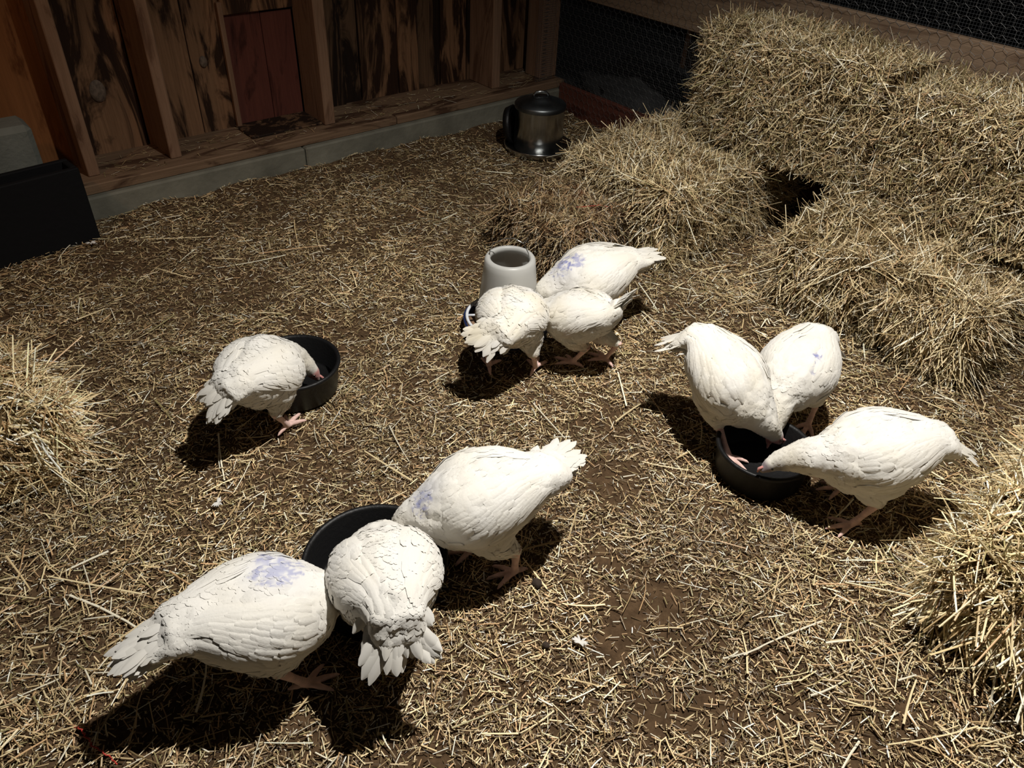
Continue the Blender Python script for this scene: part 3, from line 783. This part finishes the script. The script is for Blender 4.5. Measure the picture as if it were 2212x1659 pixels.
def turkey(label, front, rear, tailtip, head, feet, marks=(), scale=1.0, seed=0, snout=None, tail_n=15, tail_len=0.070, spread=30, cream=0.35, wing_drop=0.0, roll=0.0, wing_out=0.0, lean=0.052, face=None, face_at=0.0, cheek=False, ragged=1.0, bush=1.15):
    R = np.random.default_rng(100 + seed)
    B = Bird(front, rear, tailtip, head, scale, roll, bush)
    base = np.array([B.c[0], B.c[1], 0.0])
    root = empty('turkey', base, 0, label, 'turkey', 'white turkeys feeding in the pen')
    # ---- body, neck, head, drumsticks as one skin
    V1 = ring_loft(B.cc, B.cs, B.cu, B.cw, B.ch, 32)
    nb = B.loc(0.105, 0, 0.012); hd = B.head
    sn = np.array(snout, float) if snout is not None else nv((hd - nb) * np.array([1, 1, 0.3]) + np.array([0, 0, -0.25]))
    nd = np.linalg.norm(hd - nb)
    neck = bezier(B.loc(0.06, 0, 0.0), nb + B.f * nd * 0.35, hd - sn * 0.04 + (nb - hd) * 0.25, hd - sn * 0.004, 16)
    rn = np.interp(np.linspace(0, 1, 16), [0, 0.25, 0.5, 0.75, 0.92, 1], [0.084, 0.068, 0.052, 0.040, 0.032, 0.026]) * scale
    V2 = tube(neck, rn, 16)
    # head: egg along sn, with brow and jaw
    hs_ = nv(np.cross([0, 0, 1.0], sn)); hu = np.cross(sn, hs_)
    hx = np.array([-0.034, -0.024, -0.008, 0.010, 0.026, 0.038, 0.048]); hr = np.array([0.008, 0.020, 0.026, 0.0245, 0.018, 0.0115, 0.007]) * scale
    V3 = ring_loft([hd + sn * x for x in hx], [hs_] * 7, [hu] * 7, hr * 0.88, hr * 1.05, 14)
    skin = [V1, V2, V3]
    legs = []
    for i, ft in enumerate(feet):
        ft = np.array(ft, float)
        sg = 1 if (ft - B.c) @ B.side > 0 else -1
        if len(feet) == 2: 
            other = np.array(feet[1 - i], float); sg = 1 if (ft - other) @ B.side > 0 else -1
        fh = nv([B.f[0], B.f[1], 0])
        hip = B.loc(-0.015, sg * 0.055, -0.040)
        hock = ft - fh * lean + np.array([0, 0, 0.098]); hock = hock + (hip - hock) * np.array([0.10, 0.10, 0])
        knee = (hip * 0.62 + hock * 0.38) + fh * 0.030 + np.array([0, 0, -0.012])
        pth = np.vstack([bezier(hip, hip * 0.4 + knee * 0.6, knee, (knee + hock) / 2, 8), bezier((knee + hock) / 2, knee * 0.3 + hock * 0.7, hock, hock + (ft - hock) * 0.12, 6)[1:]])
        rr = np.interp(np.linspace(0, 1, len(pth)), [0, 0.3, 0.6, 0.85, 1], [0.062, 0.058, 0.040, 0.021, 0.0150]) * scale
        skin.append(tube(pth, rr, 14))
        legs.append((ft, hock, fh, sg))
    P, Nn, Fq = remesh(*merge(*skin), 0.0054, 7, 0.6)
    # soft lumps of the feather tracts (long along the body)
    ax = (P - B.c) @ B.f; sy = (P - B.c) @ B.side; uz = (P - B.c) @ B.up
    q = np.stack([ax * 0.55, sy, uz], 1)
    lump = 0.0065 * vnoise(q, 19, seed) + 0.0042 * vnoise(q, 44, seed + 9) + 0.0016 * vnoise(q, 95, seed + 4)
    dh = np.linalg.norm(P - hd, axis=1)
    lump *= np.clip((dh - 0.04) / 0.06, 0, 1) * np.clip((P[:, 2] - 0.09) / 0.04, 0.1, 1)
    P = P + Nn * lump[:, None]
    def paint(Pw, jitter=0.0):
        n1 = vnoise(Pw, 14, seed + 3); n2 = vnoise(Pw, 55, seed + 5)
        k = np.clip(0.35 + 0.9 * n1 + 0.3 * n2, 0, 1)[:, None] * cream
        col = WHITE * (1 - k) + CREAM * k
        z = Pw[:, 2]
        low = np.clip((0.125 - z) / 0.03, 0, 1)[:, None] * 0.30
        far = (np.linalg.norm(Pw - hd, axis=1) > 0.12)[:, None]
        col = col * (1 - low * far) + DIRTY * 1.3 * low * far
        # neck a little creamier
        nk = np.clip(1 - np.abs(np.linalg.norm(Pw - hd, axis=1) - 0.07) / 0.06, 0, 1)[:, None] * 0.35
        col = col * (1 - nk) + CREAM * nk
        if cheek:
            ck = hd - sn * 0.022 + np.array([-0.67, -0.745, -0.35]) * 0.024
            k_ = (np.clip(1.25 - np.linalg.norm((Pw - ck) - sn * ((Pw - ck) @ sn)[:, None] * 0.45, axis=1) / 0.024, 0, 1) * 0.85)[:, None]
            col = col * (1 - k_) + DARK * 1.3 * k_
        for (mx, my, mz), rad, mc, st, streak in marks:
            pc = B.loc(mx, my, mz)
            dd = np.linalg.norm(Pw - pc, axis=1) / rad
            if streak:
                lq = np.stack([(Pw - B.c) @ B.f * 0.35, (Pw - B.c) @ B.side, (Pw - B.c) @ B.up], 1)
                msk = np.clip((vnoise(lq, 150, seed + 1) * 0.8 + 0.30 * vnoise(Pw, 45, 2) + 0.42 - 0.55 * dd) * 4, 0, 1) * (dd < 1.0)
            else:
                msk = np.clip(1.15 - dd, 0, 1) ** 1.2
            msk = (msk * st)[:, None]; col = col * (1 - msk) + mc * msk
        return col
    cols = paint(P)
    # bare head skin
    fh_ = np.clip((((P - hd) @ sn) + 0.004 - face_at) / 0.012, 0, 1) * (np.linalg.norm(P - hd, axis=1) < 0.06)
    fcol = (FACE if face is None else np.array(face)) * (1 + 0.35 * vnoise(P, 120, seed))[:, None]
    beak = (((P - hd) @ sn) > 0.037)[:, None]
    fcol = np.where(beak, np.array([0.42, 0.33, 0.26]), fcol)
    cols = cols * (1 - fh_[:, None]) + fcol * fh_[:, None]
    # hocks turn pink
    for ft, hock, fh, sg in legs:
        dk_ = np.linalg.norm(P - hock, axis=1)
        k = np.clip((hock[2] + 0.018 - P[:, 2]) / 0.02, 0, 1) * (dk_ < 0.05)
        cols = cols * (1 - k[:, None]) + PINK * k[:, None]
    # ---- shanks and toes, finer
    fine = []
    for ft, hock, fh, sg in legs:
        sd = np.array([-fh[1], fh[0], 0])
        ank = ft + np.array([0, 0, 0.016])
        pth = bezier(hock + (hock - ft) * 0.10, hock * 0.6 + ank * 0.4, hock * 0.3 + ank * 0.7, ank, 8)
        fine.append(tube(pth, np.interp(np.linspace(0, 1, 8), [0, 0.2, 0.6, 1], [0.0140, 0.0120, 0.0092, 0.0115]) * scale, 12))
        for ang, ln in ((0.0 + 0.05 * sg, 0.068), (0.62, 0.056), (-0.62, 0.056), (math.pi + 0.3 * sg, 0.034)):
            d_ = fh * math.cos(ang) + sd * math.sin(ang); o_ = ank - np.array([0, 0, 0.004])
            tp = [o_, o_ + d_ * ln * 0.30 + [0, 0, 0.001], o_ + d_ * ln * 0.55 + [0, 0, -0.001], o_ + d_ * ln * 0.8 + [0, 0, -0.0035], o_ + d_ * ln + [0, 0, -0.007], o_ + d_ * (ln + 0.009) + [0, 0, -0.0115]]
            fine.append(tube(tp, [0.0088, 0.0068, 0.0076, 0.0060, 0.0050, 0.0018], 10))
    Pf, Nf, Ff = remesh(*merge(*fine), 0.0026, 2, 0.35)
    cf = PINK * (1 + 0.22 * vnoise(Pf, 90, seed))[:, None]
    stripe = 0.5 + 0.5 * np.sin(Pf[:, 2] * 1100)
    cf = cf * (1 - 0.10 * stripe[:, None])
    allV = np.vstack([P, Pf]) - base; off = len(P)
    body = mesh_obj('body', allV, Fq + [tuple(i + off for i in f_) for f_ in Ff], M['feather'], root, True)
    color_mesh(body, np.clip(np.vstack([cols, cf]), 0, 0.95))
    # eyes
    for sg in (1, -1):
        V, F = lathe([(0.0001, -0.0035), (0.0028, -0.002), (0.0035, 0.0), (0.0028, 0.002), (0.0001, 0.0035)], 12)
        o = mesh_obj('eye', V, F, M['eye'], root, True)
        o.location = Vector(hd + sn * 0.012 + hs_ * sg * 0.0205 * scale + hu * 0.007 - base)
    # snood
    sp = hd + sn * 0.030 + hu * 0.013
    o = mesh_obj('snood', [np.array(v) - base for v in tube([sp, sp + sn * 0.012 + hu * 0.004, sp + sn * 0.022 - hu * 0.006], [0.004, 0.0042, 0.0025], 8)[0]],
                 tube([sp, sp + sn * 0.012 + hu * 0.004, sp + sn * 0.022 - hu * 0.006], [0.004, 0.0042, 0.0025], 8)[1], M['feather'], root, True)
    color_mesh(o, np.tile(FACE, (len(o.data.vertices), 1)))
    # ---- contour feathers over the skin
    cards_V, cards_F, cards_c = [], [], []
    # arc of centre line to find the flow direction
    line = np.vstack([B.cc, neck[3:]])
    tang = np.gradient(line, axis=0); tang /= np.linalg.norm(tang, axis=1)[:, None]
    mask = (fh_ < 0.1) & (P[:, 2] > 0.10)
    mask |= (np.linalg.norm(P - hd, axis=1) < 0.16) & (fh_ < 0.1)
    idx = np.flatnonzero(mask)
    pick = R.choice(idx, size=min(2400, len(idx)), replace=False)
    near = np.argmin(((P[pick][:, None] - line[None]) ** 2).sum(2), 1)
    bvh = BVHTree.FromPolygons([tuple(v) for v in P], Fq)
    for vi, li in zip(pick, near):
        p = P[vi]; n_ = Nn[vi]
        d_ = -tang[li]
        d_ = nv(d_ - n_ * (d_ @ n_) + R.normal(0, 0.16, 3)); d_ = nv(d_ - n_ * (d_ @ n_))
        isneck = li >= len(B.cc) + 2
        L = (0.017 if isneck else 0.031) * R.uniform(0.7, 1.3)
        if p[2] < 0.16 and not isneck: L *= 0.75
        s_ = np.cross(d_, n_)
        o_ = len(cards_V)
        for t, w_, h_ in ((0.0, 0.34, -0.0012), (0.45, 0.66, 0.0010), (0.8, 0.56, 0.0022), (1.0, 0.14, 0.0026)):
            for u in (-1, 0, 1):
                q_ = p + d_ * L * t + s_ * (u * L * w_ * 0.5)
                co, no, _i, _d = bvh.find_nearest(Vector(q_))
                cards_V.append(np.array(co) + np.array(no) * (h_ * (0.7 if isneck else 1.0) - (0.0010 if u else 0)))
        for a_i in range(3):
            for j in (0, 1):
                q0 = o_ + a_i * 3 + j; cards_F.append((q0, q0 + 1, q0 + 4, q0 + 3))
        cards_c += [p] * 12
    cc_ = paint(np.array(cards_V)) * np.repeat(R.uniform(0.975, 1.02, (len(cards_V) // 12, 1)), 12, 0)
    o = mesh_obj('plumage', np.array(cards_V) - base, cards_F, M['feather'], root, True)
    color_mesh(o, np.clip(cc_, 0, 0.95)); tag(o, kind='stuff')
    # ---- wings: shell plus layered flight feathers
    for sg in (1, -1):
        nu, nvv = 26, 15; V = []; F = []
        for i in range(nu):
            u = i / (nu - 1); x = 0.098 - 0.262 * u
            thc = math.radians(16 + 20 * u - wing_drop * u); half = math.radians(47) * (math.sin(math.pi * min(1, 0.06 + 0.94 * u ** 0.75)) ** 0.55 if u < 1 else 0.25) + 0.06
            for j in range(nvv):
                v = -1 + 2 * j / (nvv - 1)
                th = thc + half * v
                edge = (1 - abs(v) ** 3.0) * (1 - (2 * abs(u - 0.5)) ** 5)
                off = -0.004 + (0.0185 + wing_out * u) * edge * scale
                off += 0.0016 * math.sin(u * 30 + 5 * abs(v) + seed) * edge
                p, _n = B.at(x, th, off, sg); V.append(p - base)
        for i in range(nu - 1):
            for j in range(nvv - 1): F.append((i * nvv + j, i * nvv + j + 1, (i + 1) * nvv + j + 1, (i + 1) * nvv + j))
        Vw = np.array(V); wing = mesh_obj('wing', Vw, F, M['feather'], root, True)
        color_mesh(wing, np.clip(paint(Vw + base), 0, 0.95))
        # covert feathers in rows on the shell
        cvV, cvF = [], []
        def shell_off(u, v):
            edge = max(0.0, (1 - min(1, abs(v)) ** 3.0) * (1 - (2 * min(0.5, abs(u - 0.5))) ** 5))
            return -0.004 + (0.0185 + wing_out * u) * edge
        for c_ in range(84):
            row = c_ / 14.0
            u0 = 0.06 + row * 0.115 + R.uniform(-0.05, 0.05); v = R.uniform(-0.95, 0.92)
            Lx = (0.040 + 0.008 * row) * R.uniform(0.85, 1.2)
            w0 = R.uniform(0.020, 0.028); tw = R.normal(0.10 - 0.12 * v, 0.06)
            pts, nn_ = [], []
            for t in (0, 0.3, 0.6, 0.85, 1.0):
                u = u0 + Lx * t / 0.262; v_ = v + tw * t * 0.8
                th = math.radians(16 + 20 * u - wing_drop * u) + math.radians(42) * v_
                p, n_ = B.at(0.098 - 0.262 * u, th, (shell_off(u, v_) + 0.0004 + 0.0026 * t) * scale, sg); pts.append(p); nn_.append(n_)
            bv, bf = blade(pts, nn_, [w0 * 0.5, w0 * 0.9, w0, w0 * 0.85, w0 * 0.38], cup=0.14)
            o_ = len(cvV); cvV += bv; cvF += [tuple(i + o_ for i in f_) for f_ in bf]
        cvV = np.array(cvV); o = mesh_obj('covert_feathers', cvV - base, cvF, M['feather'], wing, True)
        color_mesh(o, np.clip(paint(cvV), 0, 0.95)); tag(o, kind='stuff')
        for k in range(7):
            # long flight feathers folded along the lower edge, upper ones over lower ones
            th0 = math.radians(-16 + 6.0 * k - wing_drop * 0.3); x0 = 0.035 - 0.006 * k
            th1 = math.radians(4 + 6.0 * k - wing_drop); x1 = -0.140 - 0.0030 * k - R.uniform(0, 0.008)
            pts, nn_ = [], []
            for t in np.linspace(0, 1, 9):
                th = th0 + (th1 - th0) * t ** 0.8
                p, n_ = B.at(x0 + (x1 - x0) * t, th, ((0.0085 + 0.0007 * k + 0.003 * math.sin(math.pi * t)) * (1 - 0.85 * t ** 2) + wing_out * t * 1.3) * scale, sg)
                pts.append(p); nn_.append(n_)
            wd = [0.010, 0.019, 0.022, 0.023, 0.023, 0.022, 0.020, 0.014, 0.003]
            bv, bf = blade(pts, nn_, wd, cup=0.10)
            bv = np.array(bv); o = mesh_obj('flight_feather', bv - base, bf, M['vane'], wing, True)
            color_mesh(o, np.clip(paint(bv) * 1.0, 0, 0.95))
    # ---- tail: a fan of long feathers with shorter coverts above
    tr = B.cc[1]; tdir = B.td; ts_ = nv(B.side - tdir * (B.side @ tdir)); tu = np.cross(tdir, ts_) * -1
    if tu @ B.up < 0: tu = -tu
    tail = empty('tail', tr - base); tail.parent = root
    def tfeather(ang, lift, L, wd, start, name, rise=0.0):
        d_ = nv(tdir * math.cos(ang) + ts_ * math.sin(ang) + tu * lift)
        p0 = tr - tdir * start + ts_ * math.sin(ang) * 0.060 + tu * rise
        pts = [p0 + d_ * L * t + tu * (-0.010 * t * t - 0.008 * t * math.sin(abs(ang))) for t in np.linspace(0, 1, 8)]
        wds = np.array([0.35, 0.7, 0.9, 1, 1.05, 1.0, 0.75, 0.18]) * wd
        wds = wds * (1 + 0.12 * R.normal(0, 1, 8))
        bv, bf = blade(pts, [tu] * 8, wds, cup=0.25)
        return np.array(bv), bf
    for k in range(tail_n):
        u = (k - (tail_n - 1) / 2) / ((tail_n - 1) / 2)
        ang = math.radians(spread) * u + R.normal(0, 0.03 * ragged)
        bv, bf = tfeather(ang, 0.02 * (1 - abs(u)) + R.normal(0, 0.03 * ragged), tail_len * (1 - 0.18 * u * u) * R.uniform(1 - 0.14 * ragged, 1.08) * scale, 0.021, 0.030, 'f')
        o = mesh_obj('tail_feather', bv - tr, bf, M['vane'], tail, True); color_mesh(o, np.clip(paint(bv) * np.array([0.98, 0.955, 0.90]), 0, 0.95))
    cvV, cvF = [], []
    for k in range(76):
        ang = R.uniform(-1, 1) * math.radians(spread * 1.15)
        st = R.uniform(-0.03, 0.070) * bush; hl = np.interp(st, [-0.04, 0.0, 0.04, 0.10], [0.010, 0.024, 0.036, 0.056]) * (1 + (bush - 1) * 0.8) * scale
        topside = k % 4 != 0
        rise = hl * (math.cos(ang * 1.8) * 0.80) * (1 if topside else -1) + R.uniform(-0.003, 0.003)
        bv, bf = tfeather(ang, (-0.10 if topside else 0.10) + R.normal(0, 0.06) * ragged, R.uniform(0.050, 0.085) * scale, 0.023, st, 'c', rise)
        o_ = len(cvV); cvV += list(bv); cvF += [tuple(i + o_ for i in f_) for f_ in bf]
    cvV = np.array(cvV); o = mesh_obj('tail_coverts', cvV - tr, cvF, M['vane'], tail, True)
    color_mesh(o, np.clip(paint(cvV), 0, 0.95)); tag(o, kind='stuff')
    return root

BL, GY = BLUE, np.array([0.40, 0.42, 0.52])
turkey('lone white turkey bending into the black pan at the left', (0.715, 1.890, 0.20), (0.570, 1.790, 0.250), (0.445, 1.770, 0.235), (0.825, 1.905, 0.105),
       [(0.672, 1.795, 0.012), (0.68, 1.885, 0.012)], seed=1, tail_len=0.035, bush=0.8, scale=0.93, cream=0.30, snout=(0.35, -0.25, -0.9), spread=24)
turkey('cream tinted turkey seen from behind, standing against the white feeder', (1.500, 1.680, 0.210), (1.365, 1.560, 0.250), (1.240, 1.560, 0.245), (1.60, 1.700, 0.115),
       [(1.500, 1.560, 0.012), (1.375, 1.665, 0.012)], seed=2, tail_len=0.055, bush=1.0, scale=0.92, cream=0.75, spread=30, marks=[((-0.11, 0, -0.07), 0.06, DIRTY, 0.55, False)])
turkey('turkey with blue marked shoulders reaching past the feeder, tail towards the hay', (1.735, 1.680, 0.215), (1.915, 1.610, 0.255), (2.050, 1.560, 0.295), (1.655, 1.760, 0.12),
       [(1.88, 1.58, 0.012), (1.84, 1.70, 0.012)], seed=3, tail_len=0.055, bush=0.95, scale=0.98, cream=0.28, wing_drop=4, wing_out=0.004, spread=18,
       marks=[((0.10, -0.01, 0.085), 0.055, BL, 0.75, True), ((0.11, 0.03, 0.06), 0.07, GY, 0.45, False), ((0.06, 0.02, 0.11), 0.04, BL, 0.6, True)])
turkey('ruffled turkey with pink bare patches, front one right of the feeder', (1.615, 1.575, 0.190), (1.650, 1.445, 0.235), (1.695, 1.400, 0.285), (1.575, 1.685, 0.11),
       [(1.625, 1.500, 0.012), (1.735, 1.445, 0.012)], seed=4, tail_len=0.04, bush=0.8, scale=0.84, cream=0.4, spread=30,
       marks=[((-0.02, 0.10, -0.01), 0.03, RAW, 0.6, False), ((-0.05, 0.02, -0.10), 0.07, DIRTY, 0.6, False)])
turkey('turkey facing the camera at the small pan, raised tail at upper left', (1.730, 0.880, 0.205), (1.725, 1.020, 0.280), (1.700, 1.125, 0.300), (1.795, 0.785, 0.10),
       [(1.670, 0.850, 0.022), (1.790, 1.010, 0.012)], seed=5, tail_len=0.05, bush=1.0, scale=0.95, cream=0.55, spread=22, snout=(0.5, -0.3, -0.8),
       marks=[((-0.13, 0.06, -0.03), 0.025, RAW, 0.5, False)])
turkey('turkey with three small blue specks, rear one at the small pan', (1.900, 0.845, 0.200), (2.045, 0.880, 0.245), (2.145, 0.880, 0.235), (1.800, 0.800, 0.10),
       [(2.02, 0.79, 0.012), (2.01, 0.93, 0.012)], seed=6, tail_len=0.05, scale=0.91, cream=0.25, spread=20,
       marks=[((0.0, 0.05, 0.095), 0.018, BL, 0.9, True), ((0.02, 0.05, 0.09), 0.012, BL, 0.9, True), ((0.045, 0.055, 0.08), 0.018, BL, 0.7, True)])
turkey('turkey at the right of the small pan, whole head and neck in view', (1.715, 0.570, 0.215), (1.885, 0.445, 0.255), (2.020, 0.340, 0.235), (1.625, 0.690, 0.155),
       [(1.735, 0.462, 0.012), (1.845, 0.560, 0.012)], seed=7, tail_len=0.055, bush=1.1, scale=0.98, cream=0.25, spread=18, snout=(-0.66, 0.32, -0.60), face=(0.24, 0.20, 0.22), face_at=0.010, cheek=True)
turkey('turkey with a blue smudge on its neck, rear right one at the large pan', (0.752, 1.062, 0.222), (0.892, 0.987, 0.265), (0.985, 0.965, 0.300), (0.650, 1.140, 0.11),
       [(0.872, 0.925, 0.012), (0.83, 1.05, 0.012)], seed=8, tail_len=0.06, bush=1.15, scale=1.0, cream=0.25, spread=24, lean=0.008,
       marks=[((0.115, 0.01, 0.055), 0.04, BL, 0.8, True), ((0.11, 0.0, 0.075), 0.06, GY, 0.5, False)])
turkey('turkey seen from behind, ragged drooping tail, in the middle at the large pan', (0.553, 1.045, 0.210), (0.490, 0.897, 0.270), (0.432, 0.780, 0.245), (0.610, 1.120, 0.10),
       [(0.49, 0.99, 0.012), (0.56, 0.935, 0.012)], seed=9, tail_len=0.06, bush=0.95, scale=0.97, cream=0.22, spread=36, ragged=1.5)
turkey('turkey with a blue sprayed back, nearest at the lower left', (0.362, 1.045, 0.195), (0.190, 1.080, 0.240), (0.035, 1.100, 0.262), (0.475, 1.060, 0.12),
       [(0.300, 0.975, 0.012), (0.30, 1.09, 0.012)], seed=10, tail_len=0.052, ragged=1.1, bush=1.12, scale=0.99, cream=0.2, spread=17,
       marks=[((0.02, 0.03, 0.10), 0.06, BL, 0.75, True), ((0.02, 0.02, 0.10), 0.09, np.array([0.62, 0.64, 0.72]), 0.5, False)])

# ================================================================== SMALL THINGS
# red twine lying in the loose straw, lower left
def twine(pts, label, rad=0.0016):
    P = np.array(pts); t = np.linspace(0, len(P) - 1, len(P) * 6)
    Q_ = np.stack([np.interp(t, np.arange(len(P)), P[:, k]) for k in range(3)], 1)
    Q_ += 0.0015 * np.random.default_rng(3).normal(0, 1, Q_.shape)
    o = mesh_obj('baling_twine', *tube(Q_, rad, 6), M['twine'], None, True); return tag(o, label, 'twine')
gz = lambda x, y, h=0.016: (x, y, float(ground_z(np.array([x]), np.array([y]))[0]) + h)
twine([gz(-0.128, 1.175, .018), gz(-0.118, 1.150, .024), gz(-0.113, 1.13, .020), gz(-0.108, 1.10, .026), gz(-0.09, 1.06, .022), gz(-0.085, 1.04, .024)], 'red baling twine in the loose straw at the lower left')
twine([(2.16, 2.08, 0.250), (2.20, 2.05, 0.252), (2.25, 2.03, 0.253), (2.30, 2.00, 0.243)], 'red baling twine across the old reddish hay clump', 0.0011)

# loose white feathers on the floor
def fluff(x, y, label, seed):
    R = np.random.default_rng(seed); V = []; F = []
    for k in range(26):
        a = R.uniform(0, 6.28); L = R.uniform(0.008, 0.022); a = seed * 1.9 + R.normal(0, 0.55) + (math.pi if k % 4 == 0 else 0); d = np.array([math.cos(a), math.sin(a), R.uniform(0.0, 0.25)])
        p0 = np.array(gz(x, y, 0.016)); pts = [p0 + d * L * t + np.array([0, 0, 0.004 * math.sin(3 * t)]) for t in (0, 0.5, 1)]
        bv, bf = blade(pts, [np.array([0, 0, 1.0])] * 3, [0.003, 0.006, 0.001]); o_ = len(V); V += bv; F += [tuple(i + o_ for i in f_) for f_ in bf]
    V = np.array(V); c = np.array([x, y, 0])
    o = mesh_obj('down_feather', V - c, F, M['feather'], None, True); o.location = c
    color_mesh(o, np.tile([[0.72, 0.70, 0.66]], (len(V), 1))); return tag(o, label, 'feather')
fluff(0.862, 0.668, 'small white down feather on the bare dirt patch in front', 1)
fluff(0.372, 1.622, 'small pale feather lying above the blue backed turkey', 2)
fluff(0.555, 3.335, 'tiny white feather at the foot of the black trough', 3)
# droppings
for k, (x, y, s, lab) in enumerate(((0.895, 0.862, 0.013, 'round dark dropping beside the toes of the turkey at the large pan'),
                                    (0.795, 0.715, 0.009, 'small dark dropping left of the white down feather'))):
    o = blob('dropping', gz(x, y, 0.012), (s, s * 1.2, s * 0.75), M['dropping'], 0.3, k + 5, 2, flat=1.0)
    tag(o, lab, 'dropping')
